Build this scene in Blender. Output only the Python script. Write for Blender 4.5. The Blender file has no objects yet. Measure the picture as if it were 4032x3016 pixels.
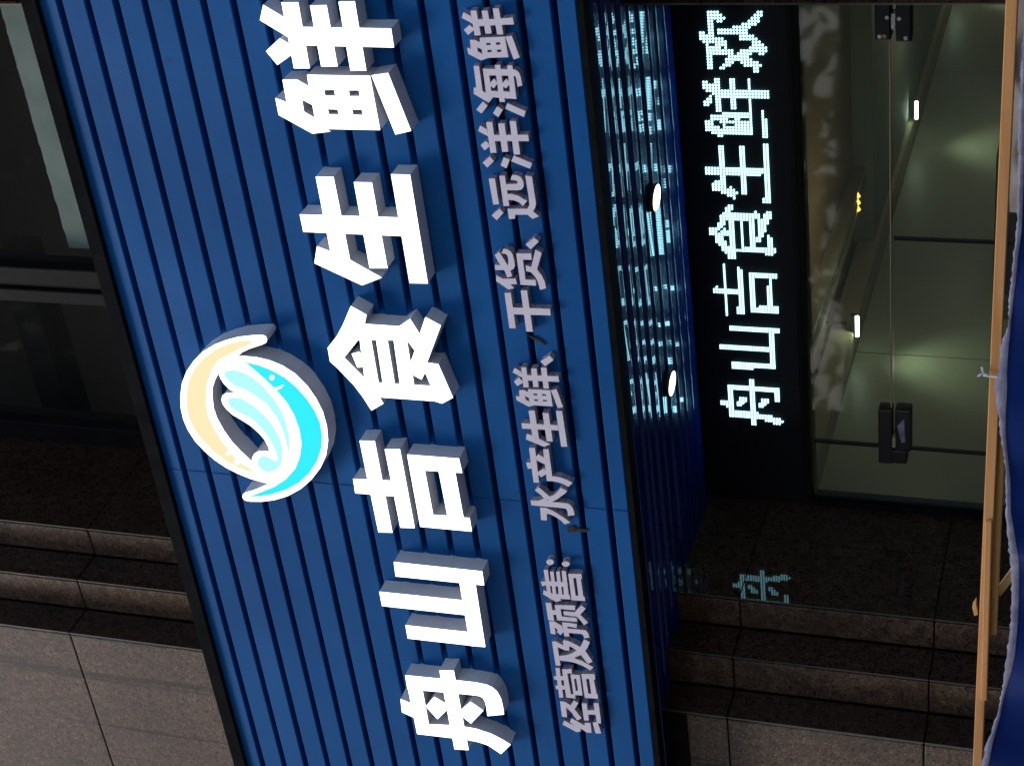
import bpy, bmesh, math, random
from mathutils import Vector, Matrix
from mathutils.geometry import delaunay_2d_cdt
random.seed(7)
R = math.radians
S = bpy.context.scene
COL = S.collection

# ------------------------------------------------------------------ camera
# the photo was taken with the phone turned on its side: world up points left
CAMZ = 1.55
F = 6961.37
AX = (Vector((0.83771354, -0.11825102, -0.53315356)),   # world X, Y, Z written in (right, down, forward) of the upright picture
      Vector((0.54199701, 0.29961865, 0.78515470)),
      Vector((0.06689740, -0.94670236, 0.31508630)))
cam_data = bpy.data.cameras.new('camera')
cam_data.sensor_width = 36.0
cam_data.lens = F / 4032 * 36.0
cam_data.clip_start = 0.05
cam_data.clip_end = 500
cam = bpy.data.objects.new('camera', cam_data)
COL.objects.link(cam)
U_, V_, F_ = [Vector((AX[0][i], AX[1][i], AX[2][i])) for i in range(3)]
M = Matrix(((V_.x, U_.x, -F_.x), (V_.y, U_.y, -F_.y), (V_.z, U_.z, -F_.z)))
cam.matrix_world = Matrix.Translation((0, 0, CAMZ)) @ M.to_4x4()
S.camera = cam

# ------------------------------------------------------------------ sky, sun, exposure
w = bpy.data.worlds.new('World'); S.world = w; w.use_nodes = True
wn = w.node_tree
bg = wn.nodes['Background']
sky = wn.nodes.new('ShaderNodeTexSky')
sky.sky_type = 'NISHITA'; sky.sun_disc = False
sky.sun_elevation = R(38); sky.sun_rotation = R(215)
sky.air_density = 1.0; sky.dust_density = 1.6; sky.ozone_density = 1.0
wn.links.new(sky.outputs[0], bg.inputs[0])
bg.inputs[1].default_value = 0.10
sun = bpy.data.lights.new('sun', 'SUN'); sun.energy = 1.0; sun.angle = R(22); sun.color = (1, .98, .95)
so = bpy.data.objects.new('sun', sun); COL.objects.link(so)
sdir = Vector((-0.38, -0.60, 0.95))
so.rotation_euler = sdir.to_track_quat('Z', 'Y').to_euler()
S.view_settings.view_transform = 'Standard'
S.view_settings.look = 'None'
S.view_settings.gamma = 1
S.view_settings.use_curve_mapping = False
S.view_settings.exposure = 0.94
S.render.engine = 'CYCLES'
S.cycles.max_bounces = 8
S.cycles.transparent_max_bounces = 12
S.cycles.sample_clamp_indirect = 6

# ------------------------------------------------------------------ helpers
def at(px, py, Y):
    """a pixel of the 4032x3016 picture -> the point of the plane Y seen there, as (X, Z)"""
    c = Vector((3016 - py - 1508, px - 2016, F))
    y = AX[1].dot(c)
    return (Y * AX[0].dot(c) / y, Y * AX[2].dot(c) / y + CAMZ)

def link(o, parent=None):
    COL.objects.link(o)
    if parent: o.parent = parent
    return o

def tag(o, label=None, cat=None, group=None, kind=None):
    if label: o['label'] = label
    if cat: o['category'] = cat
    if group: o['group'] = group
    if kind: o['kind'] = kind
    return o

def thing(name, label, cat, group=None, loc=(0, 0, 0)):
    o = bpy.data.objects.new(name, None); link(o); o.location = loc
    o.empty_display_size = .1
    return tag(o, label, cat, group)

class MB:
    def __init__(s): s.v = []; s.f = []
    def poly(s, pts):
        b = len(s.v); s.v += [tuple(p) for p in pts]; s.f.append(tuple(range(b, b + len(pts)))); return s
    def box(s, x0, x1, y0, y1, z0, z1):
        b = len(s.v)
        s.v += [(x0, y0, z0), (x1, y0, z0), (x1, y1, z0), (x0, y1, z0), (x0, y0, z1), (x1, y0, z1), (x1, y1, z1), (x0, y1, z1)]
        s.f += [tuple(b + i for i in q) for q in ((3, 2, 1, 0), (4, 5, 6, 7), (0, 1, 5, 4), (1, 2, 6, 5), (2, 3, 7, 6), (3, 0, 4, 7))]
        return s
    def tube(s, pts, r, n=8, caps=True):
        b = len(s.v); m = len(pts)
        for i, p in enumerate(pts):
            p = Vector(p)
            d = (Vector(pts[min(i + 1, m - 1)]) - Vector(pts[max(i - 1, 0)])).normalized()
            a = d.orthogonal().normalized(); c = d.cross(a)
            rr = r[i] if isinstance(r, (list, tuple)) else r
            for k in range(n):
                t = 2 * math.pi * k / n
                s.v.append(tuple(p + rr * (math.cos(t) * a + math.sin(t) * c)))
        for i in range(m - 1):
            for k in range(n):
                s.f.append((b + i * n + k, b + i * n + (k + 1) % n, b + (i + 1) * n + (k + 1) % n, b + (i + 1) * n + k))
        if caps:
            s.f.append(tuple(b + k for k in range(n))[::-1]); s.f.append(tuple(b + (m - 1) * n + k for k in range(n)))
        return s
    def build(s, name, mat, parent=None, bevel=0, smooth=False, segs=1, off=None):
        me = bpy.data.meshes.new(name); me.from_pydata(s.v, [], s.f)
        if bevel:
            bm = bmesh.new(); bm.from_mesh(me)
            bmesh.ops.bevel(bm, geom=list(bm.edges), offset=bevel, segments=segs, affect='EDGES', profile=.5)
            bm.to_mesh(me); bm.free()
        me.materials.append(mat)
        if smooth:
            for p in me.polygons: p.use_smooth = True
        me.update()
        return link(bpy.data.objects.new(name, me), parent)

def bx(name, mat, parent, x0, x1, y0, y1, z0, z1, bevel=0, segs=1):
    return MB().box(min(x0, x1), max(x0, x1), min(y0, y1), max(y0, y1), min(z0, z1), max(z0, z1)).build(name, mat, parent, bevel, segs=segs)

# ------------------------------------------------------------------ materials
def mat(name, col, rough=.5, metal=0, emit=None, es=0, spec=.5, coat=0):
    m = bpy.data.materials.new(name); m.use_nodes = True
    b = m.node_tree.nodes['Principled BSDF']
    b.inputs['Base Color'].default_value = (*col, 1)
    b.inputs['Roughness'].default_value = rough
    b.inputs['Metallic'].default_value = metal
    b.inputs['Specular IOR Level'].default_value = spec
    b.inputs['Coat Weight'].default_value = coat
    if emit:
        b.inputs['Emission Color'].default_value = (*emit, 1); b.inputs['Emission Strength'].default_value = es
    return m

def noisy(m, scale, c1, c2, lo=.35, hi=.65, detail=6, stretch=(1, 1, 1), bump=0, rough=None, bscale=None, second=None):
    nt = m.node_tree; b = nt.nodes['Principled BSDF']
    tc = nt.nodes.new('ShaderNodeTexCoord'); mp = nt.nodes.new('ShaderNodeMapping'); mp.inputs['Scale'].default_value = stretch
    nt.links.new(tc.outputs['Object'], mp.inputs[0])
    n = nt.nodes.new('ShaderNodeTexNoise'); n.inputs['Scale'].default_value = scale; n.inputs['Detail'].default_value = detail
    nt.links.new(mp.outputs[0], n.inputs['Vector'])
    r = nt.nodes.new('ShaderNodeValToRGB'); r.color_ramp.elements[0].position = lo; r.color_ramp.elements[1].position = hi
    r.color_ramp.elements[0].color = (*c1, 1); r.color_ramp.elements[1].color = (*c2, 1)
    nt.links.new(n.outputs['Fac'], r.inputs[0])
    out = r.outputs[0]
    if second:   # (scale, colour, lo, hi, stretch)  darker or lighter marks over the first layer
        mp2 = nt.nodes.new('ShaderNodeMapping'); mp2.inputs['Scale'].default_value = second[4]
        nt.links.new(tc.outputs['Object'], mp2.inputs[0])
        n2 = nt.nodes.new('ShaderNodeTexNoise'); n2.inputs['Scale'].default_value = second[0]; n2.inputs['Detail'].default_value = 5
        nt.links.new(mp2.outputs[0], n2.inputs['Vector'])
        r2 = nt.nodes.new('ShaderNodeMapRange'); r2.inputs[1].default_value = second[2]; r2.inputs[2].default_value = second[3]
        nt.links.new(n2.outputs['Fac'], r2.inputs[0])
        mx = nt.nodes.new('ShaderNodeMix'); mx.data_type = 'RGBA'; mx.blend_type = 'MIX'
        nt.links.new(r2.outputs[0], mx.inputs[0]); nt.links.new(out, mx.inputs[6]); mx.inputs[7].default_value = (*second[1], 1)
        out = mx.outputs[2]
    nt.links.new(out, b.inputs['Base Color'])
    if rough:
        n3 = nt.nodes.new('ShaderNodeTexNoise'); n3.inputs['Scale'].default_value = 5
        nt.links.new(mp.outputs[0], n3.inputs['Vector'])
        rr = nt.nodes.new('ShaderNodeMapRange'); rr.inputs[3].default_value = rough[0]; rr.inputs[4].default_value = rough[1]
        rr.inputs[1].default_value = .3; rr.inputs[2].default_value = .7
        nt.links.new(n3.outputs['Fac'], rr.inputs[0]); nt.links.new(rr.outputs[0], b.inputs['Roughness'])
    if bump:
        bp = nt.nodes.new('ShaderNodeBump'); bp.inputs['Strength'].default_value = bump; bp.inputs['Distance'].default_value = .004
        if bscale:
            nb = nt.nodes.new('ShaderNodeTexNoise'); nb.inputs['Scale'].default_value = bscale; nb.inputs['Detail'].default_value = 4
            nt.links.new(mp.outputs[0], nb.inputs['Vector']); nt.links.new(nb.outputs['Fac'], bp.inputs['Height'])
        else: nt.links.new(n.outputs['Fac'], bp.inputs['Height'])
        nt.links.new(bp.outputs[0], b.inputs['Normal'])
    return m

def granite(name, base, dark, light, rough, speck=.5, bump=.12, streak=None, spec=.5):
    m = mat(name, base, rough, spec=spec); nt = m.node_tree; b = nt.nodes['Principled BSDF']
    tc = nt.nodes.new('ShaderNodeTexCoord')
    v = nt.nodes.new('ShaderNodeTexVoronoi'); v.inputs['Scale'].default_value = 210; v.inputs['Randomness'].default_value = 1
    nt.links.new(tc.outputs['Object'], v.inputs['Vector'])
    sp = nt.nodes.new('ShaderNodeSeparateColor'); nt.links.new(v.outputs['Color'], sp.inputs[0])
    r = nt.nodes.new('ShaderNodeValToRGB'); e = r.color_ramp.elements
    e[0].position = 0; e[0].color = (*dark, 1); e[1].position = 1; e[1].color = (*light, 1)
    k = e.new(.16); k.color = (*[(a * .35 + b_ * .65) for a, b_ in zip(dark, base)], 1)
    k = e.new(.30); k.color = (*base, 1); k = e.new(.78); k.color = (*[x * 1.12 for x in base], 1)
    nt.links.new(sp.outputs[0], r.inputs[0])
    n = nt.nodes.new('ShaderNodeTexNoise'); n.inputs['Scale'].default_value = 45; n.inputs['Detail'].default_value = 5
    nt.links.new(tc.outputs['Object'], n.inputs['Vector'])
    n0 = nt.nodes.new('ShaderNodeTexNoise'); n0.inputs['Scale'].default_value = 5; n0.inputs['Detail'].default_value = 3
    nt.links.new(tc.outputs['Object'], n0.inputs['Vector'])
    def mul(c, src, lo, hi, a, z):
        mr = nt.nodes.new('ShaderNodeMapRange'); mr.inputs[1].default_value = lo; mr.inputs[2].default_value = hi
        mr.inputs[3].default_value = a; mr.inputs[4].default_value = z
        nt.links.new(src, mr.inputs[0])
        mx = nt.nodes.new('ShaderNodeMix'); mx.data_type = 'RGBA'; mx.blend_type = 'MULTIPLY'; mx.inputs[0].default_value = 1
        nt.links.new(c, mx.inputs[6]); nt.links.new(mr.outputs[0], mx.inputs[7]); return mx.outputs[2]
    c = mul(r.outputs[0], n.outputs['Fac'], .3, .7, 1 - speck, 1 + speck)
    c = mul(c, n0.outputs['Fac'], .3, .7, .82, 1.15)
    if streak:
        mp = nt.nodes.new('ShaderNodeMapping'); mp.inputs['Scale'].default_value = (14, 14, .35)
        nt.links.new(tc.outputs['Object'], mp.inputs[0])
        ns = nt.nodes.new('ShaderNodeTexNoise'); ns.inputs['Scale'].default_value = 1.5; ns.inputs['Detail'].default_value = 3; ns.inputs['Distortion'].default_value = .3
        nt.links.new(mp.outputs[0], ns.inputs['Vector'])
        c = mul(c, ns.outputs['Fac'], .58, .64, 1, streak)
    nt.links.new(c, b.inputs['Base Color'])
    if bump:
        bp = nt.nodes.new('ShaderNodeBump'); bp.inputs['Strength'].default_value = bump; bp.inputs['Distance'].default_value = .002
        nt.links.new(n.outputs['Fac'], bp.inputs['Height']); nt.links.new(bp.outputs[0], b.inputs['Normal'])
    return m

M_blue = noisy(mat('blue_painted_metal', (.006, .100, .320), .5, spec=.14), 4, (.005, .088, .285), (.0085, .112, .350), lo=.3, hi=.7, rough=(.42, .62), bump=.14, bscale=2.2,
               second=(55, (.02, .06, .16), .66, .78, (1, 1, 1)))
M_seam = mat('blue_seam_line', (.005, .075, .245), .6)  # slightly darker blue for the panel seams
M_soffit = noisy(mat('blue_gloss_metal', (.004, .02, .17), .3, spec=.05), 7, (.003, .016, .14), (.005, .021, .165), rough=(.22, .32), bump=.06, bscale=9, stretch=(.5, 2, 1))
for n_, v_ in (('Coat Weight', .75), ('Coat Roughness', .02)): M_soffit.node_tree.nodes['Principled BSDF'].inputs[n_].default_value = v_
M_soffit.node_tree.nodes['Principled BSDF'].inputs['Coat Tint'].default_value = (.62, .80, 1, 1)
M_black = noisy(mat('black_trim', (.009, .009, .010), .7, spec=.02), 20, (.007, .007, .008), (.012, .012, .013))
M_bronze = noisy(mat('dark_bronze_frame', (.012, .010, .010), .6, spec=.08), 20, (.010, .009, .009), (.015, .013, .013))
M_side = noisy(mat('grey_metal_return', (.74, .74, .77), .5), 30, (.70, .70, .73), (.77, .77, .80), bump=.05,
               second=(130, (.1, .08, .07), .74, .78, (1, 1, 1)))
M_lit = mat('lit_white_acrylic', (.8, .8, .8), .4, emit=(.93, .98, 1), es=1.5)
M_yel = mat('lit_yellow_acrylic', (.05, .04, .02), .5, emit=(1, .76, .45), es=.56, spec=.2)
M_cy = mat('lit_cyan_acrylic', (.0, .03, .04), .5, emit=(0.02, .82, 1), es=.54, spec=.2)
M_lcy = mat('lit_pale_cyan_acrylic', (.02, .04, .05), .5, emit=(.36, .97, 1), es=.66, spec=.2)
M_pink = noisy(mat('pale_lilac_board', (.86, .76, .86), .6), 25, (.83, .73, .84), (.88, .79, .88), bump=.03)
M_pinkside = noisy(mat('pale_lilac_board_cut_edge', (.42, .36, .42), .8), 160, (.24, .20, .26), (.52, .46, .53), lo=.4, hi=.6, bump=.3)
M_led = mat('led_lit', (.6, .8, .8), .4, emit=(.36, .84, 1), es=2.6)
M_ledoff = mat('led_unlit', (.03, .035, .05), .25)
M_screen = mat('led_screen_black', (.006, .007, .009), .6, spec=.2)
M_cab = mat('led_cabinet_black', (.006, .006, .007), .4)
M_gface = granite('granite_flamed', (.108, .066, .042), (.024, .017, .013), (.195, .132, .095), .65, .32, .2, streak=.45)
M_gstrip = granite('granite_brown', (.105, .058, .036), (.010, .007, .006), (.18, .112, .074), .4, .45, .1)
M_gpol = granite('granite_polished', (.045, .026, .018), (.008, .005, .005), (.075, .045, .032), .03, .35, 0, spec=.22)
M_edge = mat('ground_edge_glint', (.085, .068, .056), .5)  # ground arris, its paler tone stands in for reflected sky
M_joint = mat('dark_joint', (.012, .011, .011), .9)
M_wood = noisy(mat('pine_timber', (.8, .38, .14), .65, spec=.2), 3.0, (.72, .31, .10), (.85, .42, .165), stretch=(1.2, 22, 22), bump=.1, detail=4,
               second=(3.5, (.40, .15, .05), .60, .74, (1, 4, 4)))
M_wood2 = noisy(mat('pale_timber', (.8, .44, .17), .65, spec=.2), 3.0, (.74, .40, .14), (.85, .50, .21), stretch=(1.2, 20, 20), bump=.1)
M_tarp = noisy(mat('blue_tarpaulin', (.003, .022, .15), .6, spec=.12), 6, (.0025, .018, .13), (.004, .026, .17), bump=.6, bscale=14, rough=(.4, .7),
               second=(38, (.012, .045, .25), .64, .8, (1, 1, 1)))
M_hem = noisy(mat('frayed_white_hem', (.34, .31, .40), .8), 40, (.26, .23, .32), (.42, .39, .49), bump=.4, bscale=120)
M_cloth = noisy(mat('stained_white_cloth', (.62, .56, .50), .8), 8, (.60, .55, .50), (.70, .66, .60), bump=.3, bscale=10,
                second=(9, (.34, .20, .10), .55, .75, (1, 1, 2.5)))
M_string = mat('white_string', (.7, .68, .7), .8)
M_wall = noisy(mat('interior_wall_paint', (.52, .50, .38), .4), 3, (.50, .48, .37), (.54, .52, .40))
M_ceil = noisy(mat('interior_ceiling_paint', (.30, .34, .28), .7), 3, (.28, .32, .26), (.32, .36, .30))
M_ceilb = noisy(mat('brown_ceiling_boards', (.42, .27, .14), .6), 2, (.38, .24, .12), (.46, .30, .16))
M_cream = mat('cream_moulding', (.55, .46, .30), .5)
M_patch = mat('black_patch_fitting', (.008, .008, .009), .35)
M_patch2 = mat('bronze_patch_fitting', (.04, .03, .03), .4)
M_steel = mat('bright_steel', (.6, .6, .62), .25, .9)
M_cupb = noisy(mat('dark_brown_cupboard', (.06, .035, .02), .4), 6, (.05, .03, .018), (.08, .045, .028))
M_lamp = mat('interior_lamp_glow', (.8, .8, .8), .4, emit=(.85, 1, .9), es=6)
M_yellow = mat('yellow_carton', (.55, .42, .04), .5)
M_amber = mat('amber_glow', (.3, .2, .1), .4, emit=(1, .55, .12), es=1.6)
M_dl = mat('downlight_glow', (.9, .9, .9), .4, emit=(.97, 1, .96), es=2.6)
M_olive = mat('bronze_olive_ring', (.11, .10, .04), .3, .6)
M_concrete = noisy(mat('grey_render', (.25, .24, .22), .8), 4, (.22, .21, .19), (.28, .27, .25))
M_leaf = noisy(mat('tree_leaves', (.05, .08, .02), .6), 2, (.035, .06, .015), (.08, .11, .03))
M_bark = noisy(mat('tree_bark', (.09, .07, .05), .9), 8, (.06, .05, .035), (.12, .09, .07))
M_bld = noisy(mat('brown_building_render', (.30, .20, .11), .8), 1, (.26, .17, .09), (.34, .23, .13))
M_win = mat('dark_window_pane', (.03, .035, .04), .1)
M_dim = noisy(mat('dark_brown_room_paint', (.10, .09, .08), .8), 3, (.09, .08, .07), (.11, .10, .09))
M_pave = noisy(mat('pavement_slabs', (.26, .25, .24), .8), 3, (.22, .21, .2), (.3, .29, .28))
M_road = noisy(mat('asphalt', (.05, .05, .05), .9), 30, (.04, .04, .04), (.065, .065, .065))
M_blind = noisy(mat('grey_green_blind', (.22, .265, .25), .9), 9, (.19, .235, .22), (.25, .30, .28), bump=.5, bscale=14)
M_torn = noisy(mat('torn_olive_patch', (.02, .02, .012), .9), 60, (.01, .01, .008), (.05, .045, .03), bump=.5)

def glass(name, tint, refl=1.0, dust_haze=.055):
    m = bpy.data.materials.new(name); m.use_nodes = True; nt = m.node_tree
    for n in list(nt.nodes):
        if n.type == 'BSDF_PRINCIPLED': nt.nodes.remove(n)
    out = nt.nodes['Material Output']
    tr = nt.nodes.new('ShaderNodeBsdfTransparent'); tr.inputs[0].default_value = (*tint, 1)
    gl = nt.nodes.new('ShaderNodeBsdfGlossy'); gl.inputs['Roughness'].default_value = 0.028; gl.inputs[0].default_value = (refl, refl, refl, 1)
    fr = nt.nodes.new('ShaderNodeFresnel'); fr.inputs[0].default_value = 1.62
    tc = nt.nodes.new('ShaderNodeTexCoord'); n = nt.nodes.new('ShaderNodeTexNoise'); n.inputs['Scale'].default_value = 1.3
    bp = nt.nodes.new('ShaderNodeBump'); bp.inputs['Strength'].default_value = .05; bp.inputs['Distance'].default_value = .05
    nt.links.new(tc.outputs['Object'], n.inputs['Vector']); nt.links.new(n.outputs['Fac'], bp.inputs['Height']); nt.links.new(bp.outputs[0], gl.inputs['Normal'])
    mx = nt.nodes.new('ShaderNodeMixShader')
    # light leaving through the rear face of the thin sheet passes straight on
    ge = nt.nodes.new('ShaderNodeNewGeometry'); inv = nt.nodes.new('ShaderNodeMath'); inv.operation = 'SUBTRACT'; inv.inputs[0].default_value = 1
    nt.links.new(ge.outputs['Backfacing'], inv.inputs[1]); mu = nt.nodes.new('ShaderNodeMath'); mu.operation = 'MULTIPLY'
    nt.links.new(fr.outputs[0], mu.inputs[0]); nt.links.new(inv.outputs[0], mu.inputs[1])
    nt.links.new(mu.outputs[0], mx.inputs[0]); nt.links.new(tr.outputs[0], mx.inputs[1]); nt.links.new(gl.outputs[0], mx.inputs[2])
    df = nt.nodes.new('ShaderNodeBsdfDiffuse'); df.inputs[0].default_value = (.62, .64, .56, 1)   # dusty film, also paints the milky haze over the view
    m2 = nt.nodes.new('ShaderNodeMixShader'); m2.inputs[0].default_value = dust_haze
    nt.links.new(mx.outputs[0], m2.inputs[1]); nt.links.new(df.outputs[0], m2.inputs[2])
    nt.links.new(m2.outputs[0], out.inputs[0]); return m
M_glass = glass('green_tinted_glass', (.82, .90, .82), .42)
M_upglass = glass('smoked_window_glass', (.95, .97, .96), .02, .008)
M_white_paint = mat('white_paint', (.8, .8, .8), .7)

# ------------------------------------------------------------------ ground, street, far side
YG = 3.872            # plane of the shop glass
YB = 3.095           # face of the blue cladding
tag(bx('pavement', M_pave, None, -40, 40, -6, 14, -.15, 0), kind='structure')
tag(bx('road', M_road, None, -60, 60, -22, -6, -.35, -.13), kind='structure')
tag(bx('far_pavement', M_pave, None, -60, 60, -60, -22, -.15, 0), kind='structure')
tag(bx('ground', M_road, None, -300, 300, -300, 300, -.8, -.5), kind='structure')
b = thing('street_building', 'brown rendered building across the street, seen only mirrored in the shop glass', 'building', loc=(0, -30, 0))
def part(m, name, mt, parent, **k):
    o = m.build(name, mt, parent, **k); return o
bx('wall', M_bld, b, -46, 4, -6, 0, 0, 7.5)
bx('roof', M_concrete, b, -46.2, 4.2, -6, .3, 7.51, 7.75)
for i in range(11):
    for j in range(2):
        x = -44 + i * 4.3; z = 1.0 + j * 2.9
        wq = bx('window', M_win, b, x, x + 2.0, 0, .06, z, z + 1.7)
        bx('sill', M_concrete, wq, x - .1, x + 2.1, 0.001, .16, z - .12, z - .005)
def tree(x, y, h, label, seed):
    rr = random.Random(seed)
    t = thing('street_tree', label, 'tree', 'trees along the far kerb', (x, y, 0))
    m = MB(); m.tube([(0, 0, 0), (.1, 0, h * .25), (.0, .1, h * .5), (.2, 0, h * .8)], [.17, .14, .1, .04])
    cl = []
    for k in range(9):
        a = rr.uniform(0, 6.28); z0 = h * rr.uniform(.3, .7); L = h * rr.uniform(.18, .34)
        e = Vector((math.cos(a) * L, math.sin(a) * L, z0 + L * rr.uniform(.3, .9)))
        m.tube([(0, 0, z0), tuple(e * .5 + Vector((0, 0, z0 * .5))), tuple(e)], [.07, .05, .02], 6); cl.append(e)
    m.build('trunk', M_bark, t)
    m = MB()
    for e in cl + [Vector((.2, 0, h * .85))]:
        for k in range(6):
            c = e + Vector([rr.gauss(0, .45) for _ in range(3)])
            for q in range(110):
                p = c + Vector([rr.gauss(0, .20) for _ in range(3)])
                d1 = Vector([rr.uniform(-1, 1) for _ in range(3)]).normalized() * .055; d2 = d1.orthogonal().normalized() * .035
                m.poly([p - d1, p + d2, p + d1, p - d2])
    m.build('crown', M_leaf, t)
def plane_tree(x, y, label, seed, n=760):
    rr = random.Random(seed)
    t = thing('plane_tree', label, 'tree', 'big street trees in front of the shop', (x, y, 0))
    m = MB(); m.tube([(0, 0, 0), (.1, 0, 2), (.0, .1, 4.2), (.2, 0, 7), (.1, .2, 10)], [.28, .24, .2, .14, .05], 10)
    for k in range(16):
        a = rr.uniform(0, 6.28); z0 = rr.uniform(4, 8); L = rr.uniform(2.2, 4.2)
        e = (math.cos(a) * L, math.sin(a) * L, z0 + rr.uniform(.2, 2.4))
        m.tube([(0.1, 0, z0), (e[0] * .5, e[1] * .5, z0 + (e[2] - z0) * .7), e], [.10, .06, .02], 6)
    m.build('trunk', M_bark, t)
    m = MB()
    for k in range(n):
        a = rr.uniform(0, 6.28); q = rr.uniform(0, 1) ** .5; h = rr.uniform(0, 1)
        rad = 4.6 * q * math.sqrt(max(.15, 1 - (h * 1.4 - .5) ** 2))
        c = Vector((math.cos(a) * rad, math.sin(a) * rad, 4.75 + 7.6 * h + .6 * math.sin(3 * a) + rr.uniform(-.5, .5)))
        for j in range(42):
            p = c + Vector([rr.gauss(0, .42) for _ in range(3)])
            d1 = Vector([rr.uniform(-1, 1) for _ in range(3)]).normalized() * .12; d2 = d1.orthogonal().normalized() * .08
            m.poly([p - d1, p + d2, p + d1, p - d2])
    m.build('crown', M_leaf, t)
plane_tree(-5.4, -6.6, 'broad street tree right behind the camera, mirrored in the shop glass', 11)
plane_tree(-12.5, -7.4, 'broad street tree further along the road to the left', 12, 600)
tree(-15.5, -14, 5.2, 'small leafy tree on the far kerb', 2)
# ------------------------------------------------------------------ stone piers of the shopfront
G = .003
def courses(z0, z1, zs):
    ys = [z0] + [z for z in zs if z0 < z < z1] + [z1]
    return list(zip(ys[:-1], ys[1:]))
ZS = [.36, .87, 1.38, 1.90, 2.39, 3.02, 3.66, 4.31, 4.95, 5.58, 6.2, 6.8]
def slab(parent, mt, x0, x1, y0, y1, z0, z1, bev=.0035, prof=2):
    return bx('granite_slab', mt, parent, x0, x1, y0, y1, z0 + G / 2, z1 - G / 2, bev, prof)
K = .9480           # the piers and the glass stand closer than the first guess
PY = (3.400 * K, 3.507 * K, 3.624 * K)
W1, W2 = .119 * K, .225 * K
def pier(sign, xe, label):
    """a stepped granite pier; sign=+1: its steps go to the right of xe, -1: mirrored"""
    t = thing('granite_pier', label, 'stone pier', loc=(0, 0, 0))
    s = sign; T = .022
    A0, A1, A2 = PY
    bx('core', M_joint, t, xe - s * 2.4, xe - s * T, A0 + .02, YG + .04, 0, 7.4)
    bx('core', M_joint, t, xe - s * T, xe + s * (W1 - T), A1 + .02, YG + .04, 0, 7.4)
    bx('core', M_joint, t, xe + s * (W1 - T), xe + s * (W2 - T), A2 + .02, YG + .04, 0, 7.4)
    for (a, c) in courses(0, 7.4, ZS):
        # front face slabs, the outer one ends at the return slab's edge
        xs = [xe - s * (.009 + G), xe - s * .86, xe - s * 1.62, xe - s * 2.38]
        for p, q in zip(xs[:-1], xs[1:]):
            slab(t, M_gface, p - s * 0, q + s * G, A0, A0 + .02, a, c)
        # each return's edge gets a painted highlight line beside the strip in front of it
        slab(t, M_gpol, xe - s * .009, xe, A0 - .002, A1 - .002, a, c, .003)
        for ex_, ey_ in ((0, A0), (W1, A1), (W2, A2)):
            bx('edge_glint', M_edge, t, xe + s * (ex_ - .0035), xe + s * (ex_ + .0004), ey_ - .0034, ey_ - .0021, a + G / 2, c - G / 2)
        slab(t, M_gstrip, xe + s * G, xe + s * (W1 - .009 - G), A1, A1 + .02, a, c)
        slab(t, M_gpol, xe + s * (W1 - .009), xe + s * W1, A1 - .002, A2 - .002, a, c, .003)
        slab(t, M_gstrip, xe + s * (W1 + G), xe + s * (W2 - .009 - G), A2, A2 + .02, a, c)
        slab(t, M_gpol, xe + s * (W2 - .009), xe + s * W2, A2 - .002, 3.886 * K, a, c, .0)
        slab(t, M_gpol, xe + s * (W2 - .009), xe + s * W2, 3.886 * K + G, YG + .04, a, c, .0)
    bx('black_strip', M_black, t, xe - s * 2.4, xe - s * .012, A0 - .012, A0 - .001, .945 + CAMZ, 1.004 + CAMZ)  # flat black strip across the front face, just below soffit level
    return t
pier(1, -3.333 * K, 'stepped brown granite pier behind the 舟 end of the blue sign, with dark water streaks')
pier(-1, -1.136, 'stepped brown granite pier beside the black clamps at the other end of the shop glass')
XL, XR = (-3.333 + .225) * K, -1.136 - .225 * K

# ------------------------------------------------------------------ the room behind the glass
tag(bx('interior_floor', M_pave, None, -4.5, .5, 3.96, 14, .002, .02), kind='structure')
iw = bx('interior_wall', M_wall, None, -4.42, -4.30, 3.95, 14, .02, 2.70); tag(iw, kind='structure')
bx('panel_backing', M_joint, iw, -4.30, -4.297, 3.96, 13.9, .02, 2.60)
JY = [3.96, 5.20, 6.75, 7.84, 9.85, 11.9, 13.9]
for ya, yb in zip(JY[:-1], JY[1:]):
    bx('wall_panel', M_wall, iw, -4.297, -4.285, ya + .0035, yb - .0035, .02, 2.595, .0)
bx('cornice', M_cream, iw, -4.288, -4.16, 3.96, 13.9, 2.60, 2.70)
tag(bx('interior_back_wall', M_wall, None, -4.4, .5, 14, 14.1, .02, 3.1), kind='structure')
tag(bx('interior_side_wall', M_wall, None, .4, .5, 4.6, 14, .02, 3.1), kind='structure')
tag(bx('interior_ceiling', M_ceilb, None, -4.5, .5, 3.99, 7.55, 2.72, 2.80), kind='structure')
tag(bx('interior_rear_ceiling', M_ceil, None, -4.5, .5, 7.552, 14, 2.625, 2.80), kind='structure')
tr_ = thing('lamp_track', 'cream lamp rail running back along the ceiling inside the glass doors', 'lamp track', loc=(-3.9, 5.2, 2.66))
for dx, mt in ((0, M_cream), (.05, M_ceil), (.10, M_cream)):
    MB().box(dx, dx + .034, 0, 7.5, 0, .058).build('rail', mt, tr_)
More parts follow.
